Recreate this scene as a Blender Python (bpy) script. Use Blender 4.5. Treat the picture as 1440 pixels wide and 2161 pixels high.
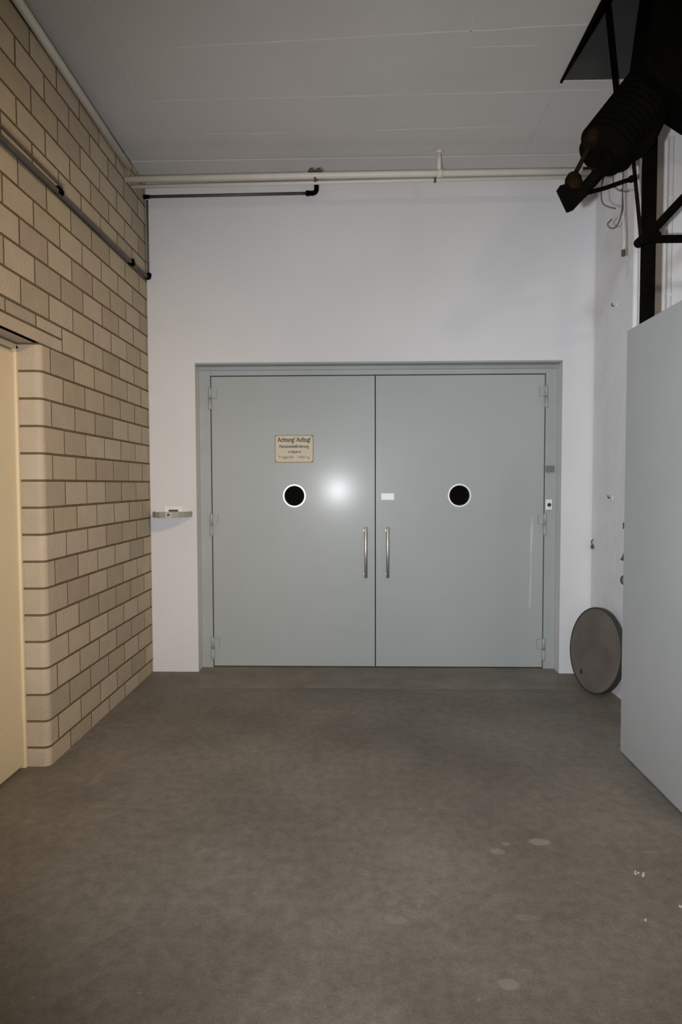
import bpy, bmesh, math, random
from mathutils import Vector, Matrix
random.seed(7)
for o in list(bpy.data.objects): bpy.data.objects.remove(o)
S = bpy.context.scene
C = S.collection

# ------------------------------------------------------------------ camera
cam_d = bpy.data.cameras.new('camera')
cam = bpy.data.objects.new('camera', cam_d); C.objects.link(cam)
F_PX, YAW, PITCH, ROLL, H = 1332.73, -0.02523, -0.04378, -0.00288, 1.319
cam_d.sensor_fit = 'VERTICAL'; cam_d.sensor_height = 36.0
cam_d.lens = 36.0 * F_PX / 2161.0
cam_d.clip_start = 0.02
fw = Vector((math.sin(YAW)*math.cos(PITCH), math.cos(YAW)*math.cos(PITCH), math.sin(PITCH)))
rt = Vector((math.cos(YAW), -math.sin(YAW), 0)); up = rt.cross(fw)
r2 = rt*math.cos(ROLL) + up*math.sin(ROLL); u2 = up*math.cos(ROLL) - rt*math.sin(ROLL)
M = Matrix(((r2.x, u2.x, -fw.x, 0), (r2.y, u2.y, -fw.y, 0), (r2.z, u2.z, -fw.z, H), (0, 0, 0, 1)))
cam.matrix_world = M
S.camera = cam

# ------------------------------------------------------------------ light, exposure
S.view_settings.view_transform = 'Standard'; S.view_settings.look = 'None'
S.view_settings.exposure = 0.0; S.view_settings.gamma = 1.0; S.view_settings.use_curve_mapping = False
w = bpy.data.worlds.new('world'); S.world = w; w.use_nodes = True
w.node_tree.nodes['Background'].inputs[0].default_value = (0.9, 1.0, 1.1, 1)
w.node_tree.nodes['Background'].inputs[1].default_value = 0.01

def lamp(name, kind, loc, target, energy, color, **kw):
    d = bpy.data.lights.new(name, kind); d.energy = energy; d.color = color
    for k, v in kw.items(): setattr(d, k, v)
    o = bpy.data.objects.new(name, d); C.objects.link(o); o.location = loc
    o.rotation_euler = (Vector(target) - Vector(loc)).to_track_quat('-Z', 'Y').to_euler()
    return o
lamp('camera_flash', 'SPOT', (-0.27, -0.02, 1.235), (0.55, 4.4, 1.24), 412, (0.94, 0.965, 1.0),
     spot_size=math.radians(104), spot_blend=1.0, shadow_soft_size=0.035)
lamp('ceiling_lamp_right', 'SPOT', (1.62, 0.45, 3.30), (-1.5, 3.0, 1.35), 250, (1.0, 0.70, 0.38),
     spot_size=math.radians(56), spot_blend=1.0, shadow_soft_size=0.12)
lamp('cool_fill_left', 'SPOT', (-0.9, -0.9, 3.30), (1.7, 3.8, 1.5), 240, (0.78, 0.89, 1.0),  # unseen cool fill, added to brighten the right wall and grey panel
     spot_size=math.radians(46), spot_blend=1.0, shadow_soft_size=0.15)
lamp('ceiling_lamp_rear', 'AREA', (1.65, 0.2, 3.25), (1.0, 1.5, 0.0), 17, (1.0, 0.78, 0.47),
     shape='RECTANGLE', size=0.4, size_y=0.2)

# ------------------------------------------------------------------ materials
def mat(name, col, rough=0.6, metal=0.0, var=0.0, vscale=3.0, bump=0.0, bscale=60.0, spec=0.5, col2=None, tint=False):
    m = bpy.data.materials.new(name); m.use_nodes = True
    nt = m.node_tree; N = nt.nodes; L = nt.links; b = N['Principled BSDF']
    b.inputs['Roughness'].default_value = rough; b.inputs['Metallic'].default_value = metal
    b.inputs['Specular IOR Level'].default_value = spec
    c = (*col, 1)
    b.inputs['Base Color'].default_value = c
    tc = N.new('ShaderNodeTexCoord')
    last = None
    if var > 0:
        n = N.new('ShaderNodeTexNoise'); n.inputs['Scale'].default_value = vscale; n.inputs['Detail'].default_value = 6
        L.new(tc.outputs['Object'], n.inputs['Vector'])
        r = N.new('ShaderNodeValToRGB'); e = r.color_ramp.elements
        k = col2 or tuple(x*(1-var) for x in col)
        e[0].position = 0.3; e[0].color = (*k, 1); e[1].position = 0.7; e[1].color = c
        L.new(n.outputs['Fac'], r.inputs['Fac']); last = r.outputs['Color']
    if tint:
        a = N.new('ShaderNodeAttribute'); a.attribute_name = 'tint'
        mx = N.new('ShaderNodeMix'); mx.data_type = 'RGBA'; mx.blend_type = 'MULTIPLY'; mx.inputs[0].default_value = 1
        if last: L.new(last, mx.inputs[6])
        else: mx.inputs[6].default_value = c
        L.new(a.outputs['Color'], mx.inputs[7]); last = mx.outputs[2]
    if last: L.new(last, b.inputs['Base Color'])
    if bump > 0:
        n2 = N.new('ShaderNodeTexNoise'); n2.inputs['Scale'].default_value = bscale; n2.inputs['Detail'].default_value = 4
        L.new(tc.outputs['Object'], n2.inputs['Vector'])
        bp = N.new('ShaderNodeBump'); bp.inputs['Strength'].default_value = bump; bp.inputs['Distance'].default_value = 0.01
        L.new(n2.outputs['Fac'], bp.inputs['Height']); L.new(bp.outputs['Normal'], b.inputs['Normal'])
    return m

M_wall = mat('white_plaster_paint', (0.65, 0.64, 0.645), 0.75, var=0.06, vscale=1.6, bump=0.12, bscale=25)
M_wall2 = mat('worn_plaster_paint', (0.72, 0.71, 0.72), 0.75, var=0.09, vscale=4, bump=0.35, bscale=18)
M_ceil = mat('ceiling_paint', (0.52, 0.50, 0.48), 0.8, var=0.07, vscale=2.2, bump=0.2, bscale=14)
M_seam = mat('ceiling_seam_paint', (0.60, 0.575, 0.55), 0.7, var=0.12, vscale=6, col2=(0.50, 0.48, 0.46))
M_brick = mat('sand_lime_brick', (0.46, 0.382, 0.290), 0.85, var=0.10, vscale=9, bump=0.35, bscale=70, tint=True)
M_mortar = mat('dark_mortar', (0.135, 0.094, 0.054), 0.95, var=0.25, vscale=12, bump=0.4, bscale=90)
M_door = mat('grey_door_paint', (0.365, 0.388, 0.380), 0.45, var=0.07, vscale=1.4, bump=0.12, bscale=9, spec=0.4)
_b = M_door.node_tree.nodes['Principled BSDF']
_b.inputs['Coat Weight'].default_value = 0.13; _b.inputs['Coat Roughness'].default_value = 0.18
M_frame = mat('grey_frame_paint', (0.35, 0.37, 0.365), 0.45, var=0.10, vscale=4, bump=0.08, bscale=20)
M_panel = mat('grey_panel_paint', (0.385, 0.40, 0.40), 0.5, var=0.08, vscale=2.0, bump=0.05, bscale=12)
M_cream = mat('cream_door_paint', (0.68, 0.57, 0.385), 0.5, var=0.05, vscale=3)
M_pipe = mat('cream_pipe_paint', (0.66, 0.62, 0.55), 0.5, var=0.08, vscale=8)
M_dpipe = mat('dark_steel_pipe', (0.10, 0.095, 0.09), 0.5, metal=0.3, var=0.3, vscale=14)
M_cond = mat('dark_conduit', (0.10, 0.085, 0.07), 0.55, var=0.3, vscale=10)
M_black = mat('grimy_black_metal', (0.0042, 0.0038, 0.0028), 0.75, var=0.5, vscale=9, bump=0.3, bscale=40, spec=0.02)
M_rust = mat('rusty_brown_metal', (0.016, 0.009, 0.004), 0.75, var=0.5, vscale=14, bump=0.4, bscale=50, spec=0.03)
M_steel = mat('brushed_steel', (0.62, 0.60, 0.57), 0.3, metal=1.0)
M_alu = mat('aluminium_ring', (0.85, 0.85, 0.85), 0.35, metal=0.4)
M_rubber = mat('dark_rubber', (0.02, 0.02, 0.02), 0.7)
M_sticker = mat('white_sticker', (0.95, 0.95, 0.95), 0.5)
M_sign = mat('yellowed_sign', (0.57, 0.50, 0.37), 0.5, var=0.08, vscale=20)
M_ink = mat('dark_brown_ink', (0.05, 0.035, 0.02), 0.6)
M_ink2 = mat('faded_brown_ink', (0.17, 0.12, 0.07), 0.6)
M_lid = mat('grimy_brown_board', (0.150, 0.125, 0.105), 0.8, var=0.35, vscale=5, bump=0.3, bscale=30)
M_rim = mat('dark_rim', (0.03, 0.028, 0.024), 0.6)
M_bracket = mat('grey_bracket_metal', (0.36, 0.34, 0.30), 0.5, var=0.2, vscale=14)
M_white = mat('white_plastic', (0.72, 0.71, 0.69), 0.5)
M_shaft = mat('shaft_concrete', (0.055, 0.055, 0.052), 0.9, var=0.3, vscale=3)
M_chip = mat('chipped_dark_metal', (0.06, 0.055, 0.05), 0.6)
M_cable = mat('grey_cable', (0.12, 0.12, 0.13), 0.5)
M_lockp = mat('dull_grey_plate', (0.15, 0.16, 0.16), 0.5)

# glass
M_glass = bpy.data.materials.new('porthole_glass'); M_glass.use_nodes = True
gb = M_glass.node_tree.nodes['Principled BSDF']
gb.inputs['Base Color'].default_value = (0.55, 0.62, 0.66, 1); gb.inputs['Transmission Weight'].default_value = 1.0
gb.inputs['Roughness'].default_value = 0.03; gb.inputs['IOR'].default_value = 1.45

# concrete floor: mottling, scattered light flecks, pale spill marks, smoother sill in front of the doors
def floor_material():
    m = bpy.data.materials.new('worn_concrete_floor'); m.use_nodes = True
    nt = m.node_tree; N = nt.nodes; L = nt.links; b = N['Principled BSDF']
    tc = N.new('ShaderNodeTexCoord'); P = tc.outputs['Object']
    def noise(scale, detail=6, rough=0.5):
        n = N.new('ShaderNodeTexNoise'); n.inputs['Scale'].default_value = scale; n.inputs['Detail'].default_value = detail
        n.inputs['Roughness'].default_value = rough; L.new(P, n.inputs['Vector']); return n.outputs['Fac']
    def ramp(fac, p0, c0, p1, c1):
        r = N.new('ShaderNodeValToRGB'); e = r.color_ramp.elements
        e[0].position = p0; e[0].color = (*c0, 1); e[1].position = p1; e[1].color = (*c1, 1)
        L.new(fac, r.inputs['Fac']); return r.outputs['Color']
    def mix(fac, a, bb, mode='MIX'):
        x = N.new('ShaderNodeMix'); x.data_type = 'RGBA'; x.blend_type = mode
        if isinstance(fac, float): x.inputs[0].default_value = fac
        else: L.new(fac, x.inputs[0])
        for s, v in ((6, a), (7, bb)):
            if isinstance(v, tuple): x.inputs[s].default_value = (*v, 1)
            else: L.new(v, x.inputs[s])
        return x.outputs[2]
    base = ramp(noise(1.3, 5), 0.3, (0.128, 0.110, 0.087), 0.72, (0.222, 0.195, 0.160))
    fine = ramp(noise(22, 8, 0.7), 0.3, (0.74, 0.74, 0.74), 0.7, (1.2, 1.2, 1.2))
    c = mix(1.0, base, fine, 'MULTIPLY')
    grain = ramp(noise(150, 4, 0.7), 0.35, (0.82, 0.82, 0.82), 0.68, (1.15, 1.15, 1.15))
    c = mix(1.0, c, grain, 'MULTIPLY')
    fl = ramp(noise(34, 2, 0.5), 0.70, (0, 0, 0), 0.76, (1, 1, 1))
    c = mix(mix(1.0, fl, (0.35, 0.35, 0.35), 'MULTIPLY'), c, (0.30, 0.27, 0.22))
    # pale spill marks (x, y, rx, ry, strength)
    for (x, y, rx, ry, st) in [(0.672, 2.289, .045, .024, .55), (0.505, 2.225, .030, .020, .38), (0.545, 2.275, .018, .014, .38),
                               (0.40, 1.62, .03, .02, .35), (0.52, 1.88, .05, .015, .18), (-1.17, 2.75, .022, .05, .3),
                               (0.115, 1.86, .04, .02, .2), (1.05, 2.235, .035, .008, .35)]:
        mp = N.new('ShaderNodeMapping'); mp.vector_type = 'POINT'
        mp.inputs['Scale'].default_value = (1/rx, 1/ry, 1); mp.inputs['Location'].default_value = (-x/rx, -y/ry, 0)
        L.new(P, mp.inputs['Vector'])
        ds = N.new('ShaderNodeTexNoise'); ds.inputs['Scale'].default_value = 1.2; L.new(mp.outputs[0], ds.inputs['Vector'])
        va = N.new('ShaderNodeVectorMath'); va.operation = 'MULTIPLY_ADD'
        L.new(ds.outputs['Color'], va.inputs[0]); va.inputs[1].default_value = (0.7, 0.7, 0); L.new(mp.outputs[0], va.inputs[2])
        vs = N.new('ShaderNodeVectorMath'); vs.operation = 'SUBTRACT'; L.new(va.outputs[0], vs.inputs[0]); vs.inputs[1].default_value = (0.35, 0.35, 0)
        ml = N.new('ShaderNodeVectorMath'); ml.operation = 'MULTIPLY'; L.new(vs.outputs[0], ml.inputs[0]); ml.inputs[1].default_value = (1, 1, 0)
        ln = N.new('ShaderNodeVectorMath'); ln.operation = 'LENGTH'; L.new(ml.outputs[0], ln.inputs[0])
        k = ramp(ln.outputs['Value'], 0.75, (st, st, st), 1.05, (0, 0, 0))
        c = mix(k, c, (0.34, 0.30, 0.25))
    # oily dark patches with a shape of their own
    oil = ramp(noise(0.9, 3), 0.56, (0, 0, 0), 0.72, (0.45, 0.45, 0.45))
    c = mix(oil, c, (0.055, 0.050, 0.042))
    L.new(c, b.inputs['Base Color'])
    rr = ramp(noise(3, 4), 0.3, (0.55, 0.55, 0.55), 0.7, (0.75, 0.75, 0.75)); L.new(rr, b.inputs['Roughness'])
    bp = N.new('ShaderNodeBump'); bp.inputs['Strength'].default_value = 0.18; bp.inputs['Distance'].default_value = 0.01
    L.new(noise(60, 6, 0.65), bp.inputs['Height']); L.new(bp.outputs['Normal'], b.inputs['Normal'])
    return m
M_floor = floor_material()
M_sill = mat('smooth_screed', (0.235, 0.208, 0.172), 0.7, var=0.3, vscale=5, bump=0.12, bscale=50)

# ------------------------------------------------------------------ mesh builder
class MB:
    def __init__(s): s.bm = bmesh.new()
    def box(s, x0, x1, y0, y1, z0, z1):
        v = [s.bm.verts.new((x, y, z)) for x in (x0, x1) for y in (y0, y1) for z in (z0, z1)]
        for f in ((0,1,3,2), (4,6,7,5), (0,4,5,1), (2,3,7,6), (0,2,6,4), (1,5,7,3)):
            s.bm.faces.new([v[i] for i in f])
        return s
    def prism(s, poly, axis, a, b):
        # poly: 2-D points in the plane normal to axis, extruded from a to b
        def P(p, t):
            return {'X': (t, p[0], p[1]), 'Y': (p[0], t, p[1]), 'Z': (p[0], p[1], t)}[axis]
        A = [s.bm.verts.new(P(p, a)) for p in poly]; B = [s.bm.verts.new(P(p, b)) for p in poly]
        n = len(poly)
        fs = [s.bm.faces.new(A), s.bm.faces.new(B)]
        for i in range(n): fs.append(s.bm.faces.new((A[i], A[(i+1) % n], B[(i+1) % n], B[i])))
        return s
    def rod(s, p0, p1, prof, seg=20):
        # lathe along p0->p1: prof = [(t 0..1, radius)]
        p0 = Vector(p0); p1 = Vector(p1); d = (p1-p0); q = d.to_track_quat('Z', 'Y')
        ex = q @ Vector((1,0,0)); ey = q @ Vector((0,1,0)); rings = []
        for t, r in prof:
            c = p0 + d*t
            rings.append([s.bm.verts.new(c + ex*r*math.cos(2*math.pi*i/seg) + ey*r*math.sin(2*math.pi*i/seg)) for i in range(seg)])
        for a, b in zip(rings, rings[1:]):
            for i in range(seg):
                f = s.bm.faces.new((a[i], a[(i+1) % seg], b[(i+1) % seg], b[i])); f.smooth = True
        s.bm.faces.new(rings[0]); s.bm.faces.new(rings[-1])
        return s
    def cyl(s, p0, p1, r, seg=20): return s.rod(p0, p1, [(0, r), (1, r)], seg)
    def tube(s, pts, r, seg=12):
        pts = [Vector(p) for p in pts]; rings = []
        for i, p in enumerate(pts):
            d = (pts[min(i+1, len(pts)-1)] - pts[max(i-1, 0)]).normalized()
            if i == 0: q = d.to_track_quat('Z', 'Y'); ex = q @ Vector((1,0,0))
            ex = (ex - d*ex.dot(d)).normalized(); ey = d.cross(ex)
            rings.append([s.bm.verts.new(p + ex*r*math.cos(2*math.pi*k/seg) + ey*r*math.sin(2*math.pi*k/seg)) for k in range(seg)])
        for a, b in zip(rings, rings[1:]):
            for i in range(seg):
                f = s.bm.faces.new((a[i], a[(i+1) % seg], b[(i+1) % seg], b[i])); f.smooth = True
        s.bm.faces.new(rings[0]); s.bm.faces.new(rings[-1])
        return s
    def ball(s, c, r, sc=(1,1,1), seg=16):
        m = Matrix.Translation(c) @ Matrix.Diagonal((r*sc[0], r*sc[1], r*sc[2], 1))
        res = bmesh.ops.create_uvsphere(s.bm, u_segments=seg, v_segments=seg//2+2, radius=1, matrix=m)
        for v in res['verts']:
            for f in v.link_faces: f.smooth = True
        return s
    def ring(s, c, axis, r0, r1, h0, h1, seg=48):
        # annulus with thickness, centre c, axis 'Y': inner r0, outer r1, from h0 to h1 along the axis
        pr = [(r0, h0), (r1-0.002, h0), (r1, h0+0.002 if h1 > h0 else h0-0.002), (r1, h1), (r0, h1)]
        rings = []
        for i in range(seg):
            a = 2*math.pi*i/seg
            rings.append([s.bm.verts.new((c[0]+r*math.cos(a), c[1]+h, c[2]+r*math.sin(a))) for r, h in pr])
        n = len(pr)
        for i in range(seg):
            A = rings[i]; B = rings[(i+1) % seg]
            for k in range(n):
                s.bm.faces.new((A[k], A[(k+1) % n], B[(k+1) % n], B[k]))
        return s
    def xform(s, m):
        bmesh.ops.transform(s.bm, matrix=m, verts=s.bm.verts); return s
    def build(s, name, m, parent=None, loc=None, bevel=0.0, seg=2):
        bmesh.ops.recalc_face_normals(s.bm, faces=s.bm.faces)
        off = Vector(loc) if loc else Vector((0,0,0))
        if parent is not None: off = root_loc(parent)
        bmesh.ops.translate(s.bm, vec=-off, verts=s.bm.verts)
        me = bpy.data.meshes.new(name); s.bm.to_mesh(me); s.bm.free()
        o = bpy.data.objects.new(name, me); C.objects.link(o)
        for mm in (m if isinstance(m, (list, tuple)) else [m]): me.materials.append(mm)
        if parent is not None: o.parent = parent
        elif loc: o.location = off
        if bevel > 0:
            b = o.modifiers.new('bevel', 'BEVEL'); b.width = bevel; b.segments = seg; b.limit_method = 'ANGLE'; b.angle_limit = math.radians(40)
        return o
def root_loc(o):
    while o.parent: o = o.parent
    return Vector(o.location)
def tag(o, label=None, cat=None, group=None, kind=None):
    if label: o['label'] = label
    if cat: o['category'] = cat
    if group: o['group'] = group
    if kind: o['kind'] = kind
    return o
def thing(name, loc, label, cat, group=None, kind=None):
    o = bpy.data.objects.new(name, None); C.objects.link(o); o.location = loc; o.empty_display_size = 0.1
    return tag(o, label, cat, group, kind)
def struct(o, label=None, cat=None): return tag(o, label, cat, None, 'structure')

# ------------------------------------------------------------------ dimensions
D, XL, XR, YC = 4.379, -1.4426, 1.6125, 2.8716      # back wall, left wall, right wall, corner of the left doorway
ZC = 3.385                                         # ceiling
REAR, XF = -2.6, 2.7
Z10, PIT = 1.3402, 0.125
OT = Z10 + 5*PIT                                   # top of the left doorway

# ------------------------------------------------------------------ floor
f = MB(); f.box(-1.9, XF+0.1, REAR-0.1, 4.7, -0.12, 0); struct(f.build('floor', M_floor), 'worn stained grey-brown concrete floor', 'floor')
f = MB(); f.prism([(-1.02, 4.03), (-0.4, 4.045), (0.3, 4.035), (1.28, 4.05), (1.40, D+0.01), (1.40, 4.66), (-1.11, 4.66), (-1.11, D+0.01)], 'Z', -0.05, 0.0010)
struct(f.build('trim_1', M_sill), 'paler smooth concrete threshold on the floor before the grey double doors', 'threshold')

# ------------------------------------------------------------------ left brick wall
bm = MB()
tints = []
SIDE = set()
def poly_prism(poly, z0, z1, col):
    n0 = len(bm.bm.faces); bm.prism(poly, 'Z', z0, z1)
    tints.extend([col]*(len(bm.bm.faces)-n0))
def brick(y0, y1, z0, z1):
    j = 0.0060; c = 0.0008; x1 = XL; x0 = XL-0.05
    y0 += j; y1 -= j; z0 += j; z1 -= j
    if y1-y0 < 0.012 or z1-z0 < 0.01: return
    t = random.uniform(0.90, 1.07); col = (t, t*random.uniform(0.985, 1.01), t*random.uniform(0.965, 1.0), 1)
    V = bm.bm.verts.new; n0 = len(bm.bm.faces)
    x1 += random.uniform(-0.0005, 0.0005)
    A = [V((x0, a, b)) for a, b in ((y0,z0),(y1,z0),(y1,z1),(y0,z1))]
    B = [V((x1-c, a, b)) for a, b in ((y0,z0),(y1,z0),(y1,z1),(y0,z1))]
    E = [V((x1, a, b)) for a, b in ((y0+c,z0+c),(y1-c,z0+c),(y1-c,z1-c),(y0+c,z1-c))]
    for P, Q in ((A,B),(B,E)):
        for i in range(4):
            q = bm.bm.faces.new((P[i], P[(i+1)%4], Q[(i+1)%4], Q[i]))
            if P is A: SIDE.add(q)
    bm.bm.faces.new(E)
    tints.extend([col]*(len(bm.bm.faces)-n0))
def corner_brick(y1, z0, z1):
    j = 0.0055; r = 0.030; z0 += j; z1 -= j; y1 -= j
    t = random.uniform(0.90, 1.06); col = (t, t*0.995, t*0.98, 1)
    pts = [(XL-0.05, y1), (XL, y1)]
    for k in range(9):
        a = k/8*math.pi/2; pts.append((XL-r+r*math.cos(a), YC+r-r*math.sin(a)))
    pts += [(XL-0.118, YC), (XL-0.118, YC+0.05), (XL-0.05, YC+0.05)]
    poly_prism(pts, z0, z1, col)
YA = 2.967
for k in range(-11, 17):
    z0 = Z10 + k*PIT; z1 = min(z0+PIT, ZC)
    if k == 16: z1 = ZC
    if k == -11: z0 = -0.0055
    off = YA if k % 2 == 0 else YA+0.125
    rows = [(z0, z1, off)]
    for (a, b, of) in rows:
        n = -14
        while True:
            y0 = of + 0.25*n; y1 = y0+0.25; n += 1
            if y0 >= D-0.01: break
            y1 = min(y1, D+0.004)
            if k < 5:
                if y1 <= YC+0.001 and y1 > 1.7: continue
                if y0 < YC < y1: corner_brick(y1, a, b); continue
                if y0 < 1.7 < y1: y1 = 1.7
            if k == 5 and y1 <= YA+0.126 and y1 > 1.7:
                # split course and lintel band over the doorway
                brick(y0, y1, a+PIT/2, b); continue
            brick(y0, y1, a, b)
# top remainder course
for n in range(-14, 8):
    y0 = YA+0.125+0.25*n
    if y0 < D: pass
me_faces = len(bm.bm.faces)
n0 = len(bm.bm.faces)
bm.box(XL-0.24, XL-0.006, 1.48, YA+0.125-0.0055, OT+0.003, OT+PIT/2-0.0055)     # lintel core
bm.box(XL-0.03, XL, 1.48, YA+0.125-0.0055, OT+0.003, OT+PIT/2-0.0055)
tints.extend([(1,1,1,1)]*(len(bm.bm.faces)-n0))
brick_faces = len(bm.bm.faces)
j = 0.0016
core = [(XL-0.24, YC+0.031), (XL-j, YC+0.0301)]
for q_ in range(9):
    a_ = q_/8*math.pi/2; core.append((XL-0.030+(0.030-j)*math.cos(a_), YC+0.030-(0.030-j)*math.sin(a_)))
core += [(XL-0.24, YC+j)]
bm.prism(core, 'Z', -0.1, OT+0.01)
bm.box(XL-0.24, XL-j, YC+0.03, D+0.2, -0.1, ZC+0.1)
bm.box(XL-0.24, XL-j, REAR, 1.7, -0.1, ZC+0.1)
bm.box(XL-0.24, XL-j, 1.69, YC+0.031, OT+0.02, ZC+0.1)
allf = list(bm.bm.faces)
for i, fc in enumerate(allf): fc.material_index = 0 if (i < brick_faces and fc not in SIDE) else 1
lay = bm.bm.loops.layers.color.new('tint')
for i, fc in enumerate(allf):
    c = tints[i] if i < len(tints) else (1,1,1,1)
    for l in fc.loops: l[lay] = c
struct(bm.build('wall_left', [M_brick, M_mortar]), 'beige sand-lime brick wall with dark brown joints', 'wall')

# cream door in the left doorway
t = thing('door_3', (-1.58, 2.3, 0), 'cream-painted metal door in the brick wall at the left edge', 'door', kind='structure')
MB().box(-1.600, -1.556, 1.78, 2.846, 0.015, 1.930).build('door_leaf', M_cream, t, bevel=0.002)
MB().box(-1.5555, -1.5535, 1.80, 2.843, 0.020, 0.236).build('kick_plate', M_cream, t, bevel=0.0008)
g = MB(); g.box(-1.62, -1.544, 2.850, 2.872, 0, 1.955); g.box(-1.62, -1.544, 1.72, 2.872, 1.936, 1.960); g.box(-1.62, -1.544, 1.70, 1.775, 0, 1.960)
g.build('door_frame', M_cream, t, bevel=0.004)
MB().box(-1.80, -1.62, 1.6, 2.95, -0.05, 2.05).build('trim_2', M_mortar)
struct(bpy.data.objects['trim_2'], 'dark masonry behind the cream door', 'wall')

# ------------------------------------------------------------------ back wall with opening
g = MB()
OL, OR, OTZ = -1.119, 1.404, 2.160
g.box(XL-0.2, OL, D, D+0.30, -0.1, ZC+0.1)
g.box(OR, XF+0.1, D, D+0.30, -0.1, ZC+0.1)
g.box(OL, OR, D, D+0.30, OTZ, ZC+0.1)
bmesh.ops.remove_doubles(g.bm, verts=g.bm.verts, dist=1e-4)
struct(g.build('wall_back', M_wall), 'white plastered wall around the grey double doors', 'wall')
# dark lobby behind the portholes
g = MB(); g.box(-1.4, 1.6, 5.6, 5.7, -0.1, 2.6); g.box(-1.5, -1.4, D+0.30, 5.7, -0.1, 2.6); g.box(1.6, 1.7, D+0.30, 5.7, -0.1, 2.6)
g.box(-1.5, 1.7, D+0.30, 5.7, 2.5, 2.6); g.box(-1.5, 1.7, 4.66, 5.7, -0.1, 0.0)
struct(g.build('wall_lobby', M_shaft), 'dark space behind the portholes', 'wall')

# door frame
LY = D+0.12
g = MB()
g.box(OL, -1.040, LY-0.012, LY+0.08, 0, OTZ); g.box(1.326, OR, LY-0.012, LY+0.08, 0, OTZ)
g.box(-1.040, 1.326, LY-0.012, LY+0.08, 2.090, OTZ)
g.box(OL, OR, D+0.004, LY-0.012, OTZ-0.010, OTZ)        # painted head lining
g.box(OL, OR, LY-0.030, LY-0.012, 2.125, OTZ-0.01)
struct(g.build('trim_3', M_frame, bevel=0.003), 'grey painted steel frame around the double doors', 'door frame')

def leaf(name, x0, x1, px, label, hx, hy_side, hz_side):
    t = thing(name, ((x0+x1)/2, LY, 0), label, 'door', kind='structure')
    z0, z1, r = 0.010, 2.084, 0.074
    pz = 1.238
    b = MB(); seg = 48
    # leaf as a slab with a round hole: ring of quads between the circle and the rectangle
    def rectpt(a):
        dx, dz = math.cos(a), math.sin(a); ts = []
        if dx > 1e-9: ts.append((x1-px)/dx)
        if dx < -1e-9: ts.append((x0-px)/dx)
        if dz > 1e-9: ts.append((z1-pz)/dz)
        if dz < -1e-9: ts.append((z0-pz)/dz)
        k = min(ts); return (px+dx*k, pz+dz*k)
    angs = [2*math.pi*i/seg for i in range(seg)] + [math.atan2(zz-pz, xx-px) % (2*math.pi) for xx in (x0, x1) for zz in (z0, z1)]
    angs = sorted(angs); n = len(angs)
    lays = {}
    for y in (LY, LY+0.045):
        lays[y] = ([b.bm.verts.new((px+r*math.cos(a), y, pz+r*math.sin(a))) for a in angs],
                   [b.bm.verts.new((rectpt(a)[0], y, rectpt(a)[1])) for a in angs])
    (i0, o0), (i1, o1) = lays[LY], lays[LY+0.045]
    for i in range(n):
        k = (i+1) % n
        b.bm.faces.new((i0[i], i0[k], o0[k], o0[i])); b.bm.faces.new((i1[i], i1[k], o1[k], o1[i]))
        b.bm.faces.new((i0[i], i0[k], i1[k], i1[i])); b.bm.faces.new((o0[i], o0[k], o1[k], o1[i]))
    b.build('door_leaf', M_door, t)
    rg = MB(); rg.ring((px, LY, pz), 'Y', 0.0725, 0.083, -0.005, 0.0); o = rg.build('porthole_ring', M_alu, t)
    o['label'] = 'bright aluminium porthole ring'
    gl = MB(); gl.cyl((px, LY+0.012, pz), (px, LY+0.018, pz), 0.0735, 48)
    o = gl.build('porthole_glass', M_glass, t); o['label'] = 'dark porthole glass'
    gk = MB(); gk.ring((px, LY+0.010, pz), 'Y', 0.067, 0.0735, -0.006, 0.0); gk.build('gasket', M_rubber, t)
    # bar handle
    h = MB(); h.rod((hx, LY-0.042, 0.655), (hx, LY-0.042, 1.015), [(0, 0.009), (0.006, 0.0105), (0.994, 0.0105), (1, 0.009)], 20)
    ho = h.build('bar_handle', M_steel, t); ho['label'] = 'vertical brushed steel bar handle'
    for z in (0.680, 0.990):
        m = MB(); m.cyl((hx, LY-0.040, z), (hx, LY, z), 0.007, 16); m.rod((hx, LY-0.006, z), (hx, LY, z), [(0, 0.013), (1, 0.014)], 20)
        m.build('handle_mount', M_steel, ho)
    for (za, zb) in ((1.852, 2.005), (0.955, 1.110), (0.062, 0.220)):
        xx = hy_side
        m = MB(); zm = (za+zb)/2
        m.rod((xx, LY-0.020, za), (xx, LY-0.020, zm-0.002), [(0, 0.008), (0.05, 0.011), (1, 0.011)], 16)
        m.rod((xx, LY-0.020, zm+0.002), (xx, LY-0.020, zb), [(0, 0.011), (0.95, 0.011), (1, 0.008)], 16)
        m.cyl((xx, LY-0.020, zb), (xx, LY-0.020, zb+0.008), 0.006, 12)
        m.box(min(xx, xx+hz_side*0.045), max(xx, xx+hz_side*0.045), LY-0.014, LY, zm+0.004, zb-0.006)
        m.build('hinge', M_frame, t)
    return t
dl = leaf('door_1', -1.034, 0.1275, -0.446, 'left leaf of the grey double door, with the yellowed sign', 0.062, -1.040, 1)
dr = leaf('door_2', 0.1345, 1.320, 0.727, 'right leaf of the grey double door, with the white sticker', 0.217, 1.326, -1)
g = MB(); g.box(0.100, 0.1275, LY+0.046, LY+0.052, 0.01, 2.08); g.build('astragal', M_frame, dl)
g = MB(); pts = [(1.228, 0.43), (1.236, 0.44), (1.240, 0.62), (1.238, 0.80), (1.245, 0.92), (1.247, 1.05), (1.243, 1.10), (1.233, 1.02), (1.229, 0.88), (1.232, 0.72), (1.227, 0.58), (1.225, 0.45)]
g.prism(pts, 'Y', LY-0.0006, LY+0.0001)  # pale sliver on the leaf: a reflection streak put in as colour
o = g.build('reflection_streak', mat('painted_reflection', (0.52, 0.54, 0.54), 0.5, var=0.2, vscale=30), dr); o['label'] = 'long pale vertical painted reflection streak'

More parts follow.
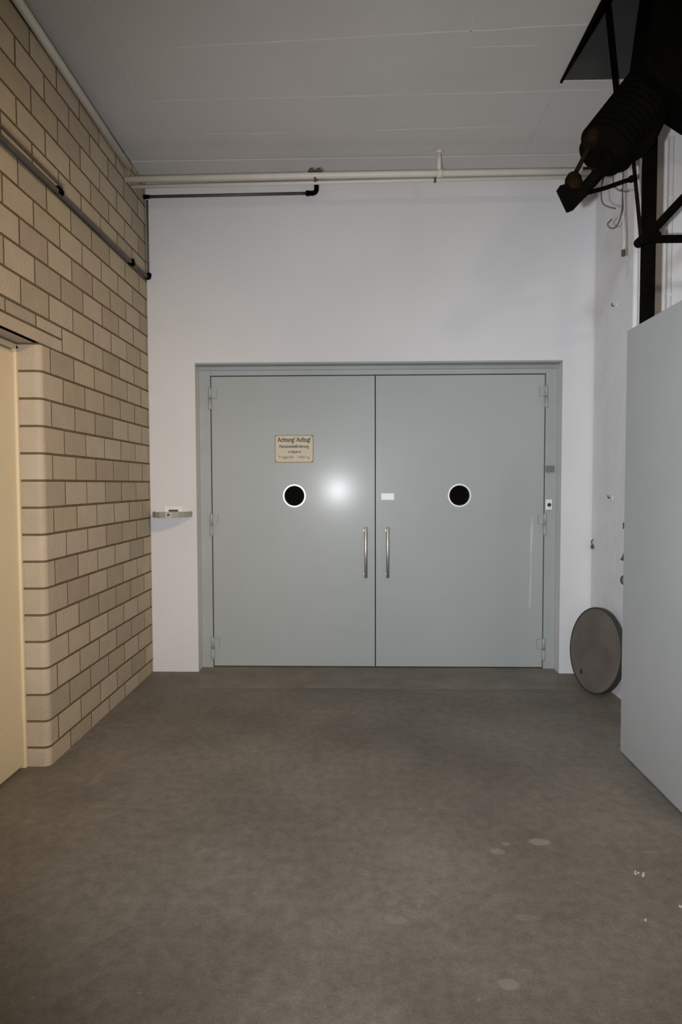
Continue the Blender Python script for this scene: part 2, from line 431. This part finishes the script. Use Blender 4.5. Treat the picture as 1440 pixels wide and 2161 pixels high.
# sticker, sign, lock plates
tag(MB().box(0.173, 0.264, LY-0.0022, LY-0.0002, 1.208, 1.254).build('sticker', M_sticker, loc=(0.2185, LY, 1.231)),
    'small blank white rectangular sticker on the right grey door leaf', 'sticker')
sx0, sx1, sz0, sz1 = -0.584, -0.308, 1.474, 1.671
t = thing('warning_sign', ((sx0+sx1)/2, LY, sz0), 'yellowed warning sign with dark lettering above the left porthole', 'sign')
c = 0.012
def octa(x0, x1, z0, z1, c): return [(x0+c, z0), (x1-c, z0), (x1, z0+c), (x1, z1-c), (x1-c, z1), (x0+c, z1), (x0, z1-c), (x0, z0+c)]
o = MB().prism([(sx0, sz0), (sx1, sz0), (sx1, sz1), (sx0, sz1)], 'Y', LY-0.002, LY-0.0002).build('sign_border', mat('brown_sign_edge', (0.27, 0.22, 0.15), 0.6), t)
o['label'] = 'darker brown sign edge'
MB().prism(octa(sx0+.006, sx1-.006, sz0+.006, sz1-.006, .012), 'Y', LY-0.0032, LY-0.0018).build('sign_plate', M_sign, t)
def text(body, x, z, width, height, m, parent, name, y, bold=0.0):
    cu = bpy.data.curves.new('t', 'FONT'); cu.body = body; cu.align_x = 'CENTER'; cu.offset = bold; cu.extrude = 0.004
    o = bpy.data.objects.new('t', cu); C.objects.link(o)
    dg = bpy.context.evaluated_depsgraph_get(); dg.update()
    me = bpy.data.meshes.new_from_object(o.evaluated_get(dg)); bpy.data.objects.remove(o)
    xs = [v.co.x for v in me.vertices]; zs = [v.co.y for v in me.vertices]
    wx = max(xs)-min(xs); hz = max(zs)-min(zs); cx = (max(xs)+min(xs))/2; z0 = min(zs)
    R = root_loc(parent)
    for v in me.vertices:
        X = (v.co.x-cx)/wx*width + x; Z = (v.co.y-z0)/hz*height + z; Y = y + (-0.0004 if v.co.z > 0 else 0.0)
        v.co = Vector((X, Y, Z)) - R
    me.materials.append(m); me.name = name
    q = bpy.data.objects.new(name, me); C.objects.link(q); q.parent = parent
    return q
ty = LY-0.0033
sc = (sx0+sx1)/2
text('Achtung! Aufzug!', sc, 1.611, 0.236, 0.044, M_ink, t, 'sign_lettering', ty, 0.024)['label'] = 'large dark heading Achtung! Aufzug!'
text('Personenbeförderung', sc, 1.572, 0.208, 0.030, M_ink, t, 'sign_lettering', ty, 0.024)['label'] = 'dark word Personenbeförderung'
text('verboten', sc+0.002, 1.541, 0.090, 0.021, M_ink, t, 'sign_lettering', ty, 0.026)['label'] = 'short dark word verboten'
text('Tragkraft', sc-0.058, 1.499, 0.112, 0.025, M_ink2, t, 'sign_lettering', ty, 0.010)['label'] = 'faded word Tragkraft'
text('1000 kg', sc+0.068, 1.499, 0.086, 0.024, M_ink2, t, 'sign_lettering', ty, 0.002)['label'] = 'faded figure and kg at the bottom right of the sign'

tag(MB().box(1.322, 1.384, LY-0.034, LY-0.028, 1.400, 1.445).build('name_plate', M_lockp, bevel=0.002, loc=(1.353, LY-0.03, 1.42)),
    'small dull grey blank plate on the right side of the door frame', 'plate')
t = thing('lock_plate', (1.349, LY-0.03, 1.135), 'small white lock plate with black keyhole on the right frame', 'lock plate')
MB().box(1.324, 1.370, LY-0.037, LY-0.028, 1.136, 1.210).build('plate', M_white, t, bevel=0.002)
MB().rod((1.349, LY-0.043, 1.171), (1.349, LY-0.036, 1.171), [(0, 0.010), (0.3, 0.013), (1, 0.013)], 20).build('keyhole', M_rubber, t)

# half-round bracket on the left pillar
t = thing('wall_bracket', (-1.28, D, 1.075), 'grey half-round metal shelf bracket on the white pillar left of the doors', 'bracket')
def halfround(rx, ry, n=10, cx=-1.283):
    return [(cx-rx*math.cos(math.pi*i/n), D-ry*math.sin(math.pi*i/n)) for i in range(n+1)]
outer = halfround(0.134, 0.19); inner = halfround(0.127, 0.182); capo = halfround(0.108, 0.15)
g = MB()
for i in range(len(outer)-1):
    g.prism([outer[i], outer[i+1], inner[i+1], inner[i]], 'Z', 1.096, 1.134)
g.build('curved_band', M_bracket, t)
g = MB(); g.prism(inner, 'Z', 1.112, 1.129); g.build('shelf_top', M_wall, t)
MB().box(-1.312, -1.246, D-0.014, D-0.006, 1.132, 1.146).build('slot', M_chip, t)
MB().box(-1.345, -1.215, D-0.012, D, 1.128, 1.172).build('back_plate', M_white, t, bevel=0.002)
MB().rod((-1.262, D-0.198, 1.118), (-1.262, D-0.186, 1.118), [(0, .006), (1, .008)], 12).build('bolt', M_chip, t)

# ------------------------------------------------------------------ right wall, nook wall, rear
NY = 3.77
g = MB(); g.box(XR, XR+0.02+1.0, NY, D, -0.1, ZC+0.1)
struct(g.build('wall_right', M_wall2, bevel=0.012), 'scuffed white plaster wall right of the doors', 'wall')
g = MB(); g.box(XF, XF+0.1, REAR, NY+0.1, -0.1, 5.0)
struct(g.build('wall_nook', M_wall2), 'far right wall behind the grey panel', 'wall')
g = MB(); g.box(XL-0.2, XF+0.1, REAR-0.1, REAR, -0.1, ZC+0.1); struct(g.build('wall_rear', M_wall2), 'wall behind the photographer', 'wall')

# ------------------------------------------------------------------ ceiling with lift shaft opening
SX, SY0, SY1, ST = 1.052, 1.9, 3.365, 4.9
g = MB()
g.box(XL-0.2, SX, REAR-0.1, D+0.2, ZC, ZC+0.14)
g.box(SX, XF+0.1, SY1, D+0.2, ZC, ZC+0.14)
g.box(SX, XF+0.1, REAR-0.1, SY0, ZC, ZC+0.14)
g.box(XL, XR, 4.085, D, ZC-0.007, ZC)
struct(g.build('ceiling', M_ceil, bevel=0.006), 'grey-white painted concrete ceiling with thin seams', 'ceiling')
g = MB()
def seam(x0, y0, x1, y1, wd=0.007):
    n = 14; P = []
    for i in range(n+1):
        a = i/n; P.append(Vector((x0+(x1-x0)*a+random.uniform(-.004,.004)*(y1!=y0), y0+(y1-y0)*a+random.uniform(-.004,.004)*(x1!=x0), 0)))
    d = (P[-1]-P[0]).normalized(); nn = Vector((-d.y, d.x, 0))*wd/2
    L_ = [p+nn for p in P]; R_ = [p-nn for p in P]
    g.prism([(p.x, p.y) for p in L_] + [(p.x, p.y) for p in reversed(R_)], 'Z', ZC-0.0015, ZC+0.002)
seam(-0.85, 3.06, SX-0.01, 2.965); seam(-1.10, 3.47, SX+0.9, 3.435, 0.006)
seam(-1.125, 2.2, -1.165, 3.50, 0.006); seam(0.52, 2.9, 0.54, 3.44, 0.004); seam(0.55, 3.10, 0.86, 3.095, 0.005)
seam(-0.9, 3.80, -0.4, 3.80, 0.003); seam(0.1, 3.79, 0.9, 3.77, 0.003); seam(-1.1, 2.62, 1.0, 2.56)
struct(g.build('trim_4', M_seam), 'thin pale seams across the ceiling', 'seam')
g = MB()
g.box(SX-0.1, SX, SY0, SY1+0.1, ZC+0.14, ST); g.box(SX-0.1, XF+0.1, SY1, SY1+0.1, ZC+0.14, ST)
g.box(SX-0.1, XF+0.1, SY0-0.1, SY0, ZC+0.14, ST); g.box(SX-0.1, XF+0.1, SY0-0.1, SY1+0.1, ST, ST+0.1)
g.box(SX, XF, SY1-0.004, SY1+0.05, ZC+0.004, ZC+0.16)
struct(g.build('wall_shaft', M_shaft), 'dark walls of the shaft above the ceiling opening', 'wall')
g = MB(); g.box(SX-0.004, SX+0.006, SY0, SY1, ZC-0.012, ZC+0.15)
struct(g.build('trim_5', M_black), 'thin black steel edge of the ceiling opening', 'trim')

# ------------------------------------------------------------------ grey panel at the right edge
t = thing('partition_panel', (1.315, 2.6, 0), 'tall plain grey metal panel standing at the right edge', 'panel')
g = MB(); g.box(1.290, 1.345, 2.15, 3.079, 0.008, 2.046); g.build('panel_leaf', M_panel, t, bevel=0.003)
g = MB(); g.box(1.298, 1.337, 2.16, 3.07, 0.0, 0.010); g.build('bottom_seal', M_rubber, t)
MB().box(1.294, 1.325, 3.079, 3.105, 1.098, 1.130).build('latch', M_chip, t, bevel=0.004)
g = MB(); g.prism([(1.288, 0.945), (1.299, 0.965), (1.310, 0.998), (1.325, 0.998), (1.325, 0.940)], 'Y', 3.079, 3.115); g.build('latch', M_chip, t, bevel=0.003)
MB().ball((1.302, 3.10, 0.848), 0.016, (1, 1, 1.5)).build('latch', M_chip, t)

# ------------------------------------------------------------------ pipes
t = thing('ceiling_pipe', (0, 4.0, 3.2), 'thick cream-white pipe running under the ceiling above the doors', 'pipe')
MB().tube([(XL-0.03, 3.998, 3.226), (0, 4.003, 3.236), (XR+0.03, 4.01, 3.242)], 0.0185).build('pipe', M_pipe, t)
g = MB(); g.tube([(0.515, 4.03, 3.24), (0.515, 4.03, ZC+0.002)], 0.013); g.rod((0.515, 4.03, ZC-0.012), (0.515, 4.03, ZC), [(0, .018), (1, .022)], 16)
g.build('hanger_rod', M_pipe, t)
g = MB(); g.cyl((0.497, 4.003, 3.236), (0.533, 4.003, 3.236), 0.024); g.build('hanger_collar', M_pipe, t)
t = thing('ceiling_pipe', (0, 4.1, 3.2), 'thin cream-white pipe just behind and below the thick ceiling pipe', 'pipe')
MB().tube([(XL-0.03, 4.107, 3.230), (0, 4.11, 3.243), (XR+0.03, 4.115, 3.256)], 0.0115).build('pipe', M_pipe, t)
MB().cyl((0.493, 4.11, 3.246), (0.505, 4.11, 3.246), 0.016).build('collar', M_chip, t)
t = thing('drain_pipe', (-0.8, 4.33, 3.27), 'thin dark grey pipe with black elbow below the white ceiling pipes', 'pipe')
MB().tube([(XL-0.03, 4.335, 3.269), (-0.33, 4.335, 3.277)], 0.010).build('pipe', M_dpipe, t)
g = MB(); pts = [(-0.325, 4.335, 3.277)]
for i in range(9):
    a = i/8*math.pi/2; pts.append((-0.296+0.027*math.sin(a), 4.335, 3.304-0.027*math.cos(a)))
pts.append((-0.269, 4.335, 3.335)); g.tube(pts, 0.0155, 16); g.rod((-0.340, 4.335, 3.277), (-0.318, 4.335, 3.277), [(0, .0175), (1, .0175)])
g.build('elbow', M_black, t)
MB().tube([(-0.269, 4.335, 3.33), (-0.269, 4.335, ZC-0.02)], 0.009).build('riser', M_dpipe, t)
MB().rod((-1.443, 4.335, 3.269), (-1.40, 4.335, 3.269), [(0, .015), (1, .012)]).build('wall_socket', M_black, t)
t = thing('pipe_clamp', (-0.256, 4.0, 3.26), 'dark double clamp on top of the thick white ceiling pipe', 'clamp')
g = MB(); g.box(-0.300, -0.212, 3.985, 4.015, 3.254, 3.262); g.build('strap', M_chip, t, bevel=0.002)
for x in (-0.280, -0.235):
    MB().rod((x, 3.998, 3.260), (x, 3.998, 3.276), [(0, .014), (.5, .014), (1, .009)], 14).build('bolt', M_chip, t)
g = MB(); g.box(-0.262, -0.250, 3.990, 4.006, 3.196, 3.220); g.build('lug', M_chip, t)

# cream pipe where the brick wall meets the ceiling
t = thing('edge_pipe', (XL+0.03, 3, 3.3), 'cream-painted conduit running along the top of the brick wall', 'pipe')
g = MB(); g.tube([(XL+0.024, REAR, 3.375), (XL+0.024, 2.684, 3.350), (XL+0.024, 3.985, 3.296)], 0.021)
g.build('pipe', M_pipe, t)

# dark conduit on brick wall
t = thing('wall_conduit', (XL+0.02, 3.3, 2.71), 'dark steel conduit running along the upper brick wall', 'conduit')
MB().tube([(XL+0.020, REAR, 2.700), (XL+0.020, 2.6, 2.708), (XL+0.020, 3.03, 2.716), (XL+0.020, 4.015, 2.724), (XL+0.020, 4.30, 2.728)], 0.0135).build('pipe', M_cond, t)
MB().tube([(XL+0.046, REAR, 2.722), (XL+0.046, 2.6, 2.730), (XL+0.040, 3.03, 2.738), (XL+0.02, 3.06, 2.735)], 0.008).build('upper_cable', M_cond, t)
for y in (3.045, 4.020):
    g = MB(); g.cyl((XL+0.022, y-0.022, 2.722), (XL+0.022, y+0.022, 2.722), 0.0175); g.box(XL, XL+0.038, y-0.010, y+0.010, 2.712, 2.744)
    g.build('clamp', M_black, t, bevel=0.002)
g = MB(); g.ball((XL+0.022, 4.315, 2.728), 0.019); g.tube([(XL+0.022, 4.30, 2.728), (XL+0.022, 4.345, 2.735), (XL+0.022, 4.36, 2.76)], 0.016)
g.build('elbow', M_black, t)
tag(MB().tube([(XL+0.014, D-0.014, 2.76), (XL+0.014, D-0.014, 3.26)], 0.007).build('corner_cable', M_cond, loc=(XL+0.014, D-0.014, 2.76)),
    'thin dark cable running up the corner between brick and white wall', 'cable')

# wall hooks on right wall
for (y, z, s, lab) in ((4.038, 2.429, 1, 'upper small white wall hook high on the scuffed right wall'),
                       (4.049, 1.230, 1, 'lower small white wall hook at porthole height on the right wall')):
    t = thing('wall_hook', (XR, y, z), lab, 'hook')
    MB().box(XR-0.004, XR, y-0.03, y+0.03, z-0.014, z+0.008).build('hook_plate', M_white, t, bevel=0.001)
    MB().tube([(XR-0.002, y, z), (XR-0.016, y, z-0.004), (XR-0.020, y, z+0.014)], 0.004).build('hook_arm', M_chip, t)
t = thing('corner_catch', (XR, 4.334, 0.9), 'small dark metal catch at the wall corner above the round board', 'catch')
MB().box(XR-0.016, XR, 4.32, 4.345, 0.875, 0.900).build('catch_body', M_chip, t, bevel=0.003)
MB().tube([(XR-0.008, 4.332, 0.90), (XR-0.014, 4.335, 0.925), (XR-0.004, 4.335, 0.94)], 0.004).build('catch_hook', M_chip, t)

# conduits on the nook wall, behind the post
for (x0, x1, lab) in ((1.632, 1.660, 'white vertical conduit left of the black steel post'), (1.792, 1.815, 'white vertical conduit right of the black steel post')):
    t = thing('wall_duct', ((x0+x1)/2, NY, 1.0), lab, 'conduit')
    MB().box(x0, x1, NY-0.03, NY, 0.0, 3.3).build('duct_cover', M_wall, t, bevel=0.003)
    for z in (2.40, 2.95): MB().box(x0-0.003, x1+0.003, NY-0.033, NY, z, z+0.012).build('duct_clip', M_white, t)
t = thing('junction_box', (1.64, NY-0.03, 2.41), 'small white socket with dark tangled wires beside the steel post', 'socket')
MB().box(1.636, 1.662, NY-0.055, NY-0.031, 2.41, 2.47).build('socket_body', M_white, t, bevel=0.004)
for k in range(3):
    z = 2.485+0.03*k
    MB().tube([(1.642, NY-0.04, 2.47), (1.632+.008*k, NY-0.06, z), (1.655, NY-0.055, z+0.02), (1.648, NY-0.045, z-0.012)], 0.004).build('wire', M_chip, t)

# ------------------------------------------------------------------ round board leaning in the corner
t = thing('round_board', (1.50, 3.93, 0), 'brown round board leaning against the right wall beside the doors', 'board')
R0 = 0.268; TH = 0.028
# local disc: axis along local X (facing -X), then lean and yaw
def disc_xf(mb):
    lean = math.radians(7.5); yaw = math.radians(13)
    m = Matrix.Translation((1.475, 3.975, 0.002)) @ Matrix.Rotation(yaw, 4, 'Z') @ Matrix.Rotation(lean, 4, 'Y') @ Matrix.Translation((0, 0, R0))
    return mb.xform(m)
g = MB(); g.rod((-TH/2, 0, 0), (TH/2, 0, 0), [(0, R0-0.010), (0.001, R0-0.006), (0.5, R0-0.006), (1, R0-0.006)], 64); disc_xf(g).build('board_face', M_lid, t)
g = MB(); g.ring((0, 0, 0), 'Y', R0-0.008, R0, -TH/2-0.001, TH/2+0.002, 64); g.xform(Matrix.Rotation(math.radians(90), 4, 'Z')); disc_xf(g).build('rim', M_rim, t)
g = MB(); g.rod((-TH/2-0.006, 0.105, -0.165), (-TH/2+0.002, 0.105, -0.165), [(0, .010), (.4, .016), (1, .017)], 20); disc_xf(g).build('knob', mat('dark_rust_knob', (0.05, 0.022, 0.012), 0.7), t)

# loose debris on the floor
def flake(x, y, s, lab, m, grp=None):
    b = MB(); n = 7; a0 = random.random()*6
    b.prism([(x+s*random.uniform(.6, 1)*math.cos(a0+2*math.pi*i/n), y+s*random.uniform(.4, .9)*math.sin(a0+2*math.pi*i/n)) for i in range(n)], 'Z', 0.0, 0.003)
    return tag(b.build('paint_flake', m, loc=(x, y, 0)), lab, 'flake', grp)
M_flake = mat('pale_flake', (0.50, 0.47, 0.38), 0.7)
for (dx, dy, s) in ((0, 0, .006), (.012, .004, .005), (.024, -.006, .006), (.018, -.016, .004), (.006, .012, .004), (.030, .004, .004)):
    flake(0.940+dx, 2.105+dy, s, 'tiny pale flake in the cluster on the floor at lower right', M_flake, 'pale flakes clustered on the floor')
flake(1.008, 1.94, .007, 'single tiny pale flake on the floor nearest the right edge', M_flake)
flake(0.87, 1.875, .006, 'single tiny pale flake on the floor below the cluster', M_flake)

# ------------------------------------------------------------------ hoist machinery (upper right)
PY = 3.30
t = thing('steel_gantry', (1.485, PY, 0), 'black steel gantry post with braces rising behind the grey panel', 'gantry')
g = MB(); g.prism([(1.455, PY-0.028), (1.507, PY-0.028), (1.507, PY-0.018), (1.463, PY-0.018), (1.463, PY+0.028), (1.455, PY+0.028)], 'Z', 0, 4.85)
g.build('post', M_black, t)
MB().box(1.44, 1.528, PY-0.05, PY+0.05, 0, 0.012).build('foot_plate', M_black, t)
g = MB(); g.box(1.50, 2.66, PY-0.016, PY+0.016, 2.541, 2.572); g.build('horizontal_arm', M_black, t, bevel=0.002)
def bar(p0, p1, w_, d_):
    p0 = Vector(p0); p1 = Vector(p1); L_ = (p1-p0).length; q = (p1-p0).to_track_quat('Z', 'Y')
    b = MB(); b.box(-w_/2, w_/2, -d_/2, d_/2, 0, L_); b.xform(Matrix.Translation(p0) @ q.to_matrix().to_4x4()); return b
bar((1.475, PY, 2.570), (2.0, PY, 3.13), 0.036, 0.04).build('diagonal_brace', M_black, t, bevel=0.002)
bar((1.395, PY+0.01, 3.03), (1.452, PY+0.01, 2.54), 0.014, 0.014).build('tie_rod', M_rust, t)
MB().cyl((1.444, PY-0.045, 2.548), (1.444, PY+0.03, 2.548), 0.024).build('pivot_pin', M_black, t)
g = MB(); g.prism([(1.440, 2.525), (1.53, 2.525), (1.53, 2.572), (1.49, 2.615), (1.440, 2.59)], 'Y', PY-0.038, PY-0.029); g.build('gusset', M_black, t, bevel=0.002)
bar((1.335, PY+0.03, 3.20), (1.250, PY+0.03, 3.90), 0.030, 0.02).build('hanging_strap', M_black, t, bevel=0.002)
MB().box(1.20, 2.66, PY-0.016, PY+0.03, 3.88, 3.98).build('cross_beam', M_black, t, bevel=0.003)

# motor
t = thing('hoist_motor', (1.34, 3.25, 2.7), 'tilted black hoist motor with rusty end hanging at the upper right', 'motor')
A = Vector((1.200, 3.25, 2.925)); B = Vector((1.50, 3.25, 3.30))
prof = [(0, .095), (.02, .112), (.10, .122)]
for i in range(12):
    a = .12+i*.062
    prof += [(a, .126), (a+.004, .139), (a+.026, .139), (a+.030, .126)]
prof += [(.88, .140), (.97, .132), (1.0, .10)]
MB().rod(A, B, prof, 40).build('motor_housing', M_black, t)
MB().rod((1.132, 3.18, 2.955), (1.175, 3.20, 3.025), [(0, .022), (.12, .034), (.85, .038), (1, .028)], 20).build('end_cap', M_rust, t)
g = MB(); g.prism([(1.20, 2.90), (1.30, 2.885), (1.44, 2.965), (1.50, 3.10), (1.42, 3.14), (1.22, 3.02)], 'Y', 3.17, 3.33)
g.build('gearbox', M_black, t, bevel=0.02, seg=3)
g = MB(); g.prism([(1.33, 3.25), (1.42, 3.14), (1.60, 3.02), (1.72, 3.16), (1.78, 3.24), (2.3, 3.24), (2.3, 3.95), (1.42, 3.95), (1.36, 3.5)], 'Y', 3.05, 3.26)
g.build('drive_casing', M_black, t, bevel=0.02, seg=3)
for k in range(5):
    MB().rod((1.50+0.07*k, 3.045, 3.22+0.05*k), (1.50+0.07*k, 3.052, 3.22+0.05*k), [(0, .007), (1, .010)], 10).build('bolt', M_chip, t)
MB().rod((1.142, 3.18, 2.965), (1.070, 3.19, 2.825), [(0, .014), (.3, .011), (1, .011)], 14).build('thin_shaft', M_rust, t)
g = MB(); g.rod((1.285, 3.22, 2.95), (1.085, 3.21, 2.725), [(0, .052), (.25, .040), (.5, .030), (1, .027)], 20); g.build('thick_shaft', M_black, t)
g = MB(); g.rod((1.265, 3.26, 2.94), (1.13, 3.25, 2.762), [(0, .03), (1, .02)], 14); g.build('side_shaft', M_rust, t)
g = MB(); g.rod((1.070, 3.19, 2.752), (1.062, 3.19, 2.835), [(0, .033), (.3, .042), (.75, .036), (1, .020)], 20); g.build('coupling', M_rust, t)
g = MB(); g.prism([(0.994, 2.770), (1.045, 2.664), (1.075, 2.676), (1.118, 2.722), (1.128, 2.755), (1.07, 2.79)], 'Y', 3.165, 3.225)
g.build('end_block', M_black, t, bevel=0.006)
MB().tube([(1.105, 3.25, 2.775), (1.17, 3.27, 2.782), (1.25, 3.28, 2.806), (1.33, 3.28, 2.833), (1.372, 3.28, 2.846)], 0.0105).build('lever_arm', M_black, t)
MB().ball((1.372, 3.28, 2.846), 0.017).build('lever_knob', M_black, t)
MB().tube([(1.115, 3.2, 2.86), (1.15, 3.2, 2.862), (1.18, 3.2, 2.852)], 0.006).build('linkage', M_rust, t)

t.location = t.location + Vector((-0.052, -0.15, -0.068))

# hanging wires beneath the motor
W = [([(1.45, 3.5, ZC), (1.39, 3.5, 3.15), (1.33, 3.5, 2.97), (1.317, 3.5, 2.902), (1.321, 3.5, 2.835), (1.345, 3.5, 2.81), (1.395, 3.5, 2.796)], 'grey wire ending in a hook, left one under the hoist motor'),
     ([(1.368, 3.44, ZC), (1.364, 3.44, 3.12), (1.355, 3.44, 2.909), (1.363, 3.44, 2.884), (1.395, 3.44, 2.862), (1.439, 3.44, 2.858)], 'grey wire curling right, upper one under the hoist motor'),
     ([(1.46, 3.56, ZC), (1.456, 3.56, 3.08), (1.454, 3.56, 2.87), (1.453, 3.56, 2.82), (1.441, 3.56, 2.760), (1.42, 3.56, 2.722), (1.394, 3.56, 2.717), (1.376, 3.56, 2.738), (1.398, 3.56, 2.764)], 'grey wire with curled lower end, lowest under the hoist motor')]
def smooth(P, n=6):
    P = [Vector(p) for p in P]; out = []
    for i in range(len(P)-1):
        p0 = P[max(i-1, 0)]; p1 = P[i]; p2 = P[i+1]; p3 = P[min(i+2, len(P)-1)]
        for k in range(n):
            t_ = k/n; out.append(0.5*((2*p1)+(p2-p0)*t_+(2*p0-5*p1+4*p2-p3)*t_*t_+(3*p1-p0-3*p2+p3)*t_**3))
    out.append(P[-1]); return out
for pts, lab in W:
    tag(MB().tube(smooth(pts), 0.0042, 8).build('hanging_wire', M_cable, loc=pts[0]), lab, 'wire', 'wires hanging under the hoist motor')
t = thing('dangling_cable', (1.47, 3.62, 2.62), 'short pale cable with dark plug dangling near the steel post', 'cable')
MB().tube(smooth([(1.455, 3.62, ZC), (1.465, 3.62, 3.1), (1.485, 3.62, 2.80), (1.492, 3.62, 2.66), (1.488, 3.62, 2.62)]), 0.006, 8).build('cord', M_pipe, t)
MB().box(1.480, 1.498, 3.612, 3.630, 2.585, 2.622).build('plug', M_chip, t, bevel=0.003)
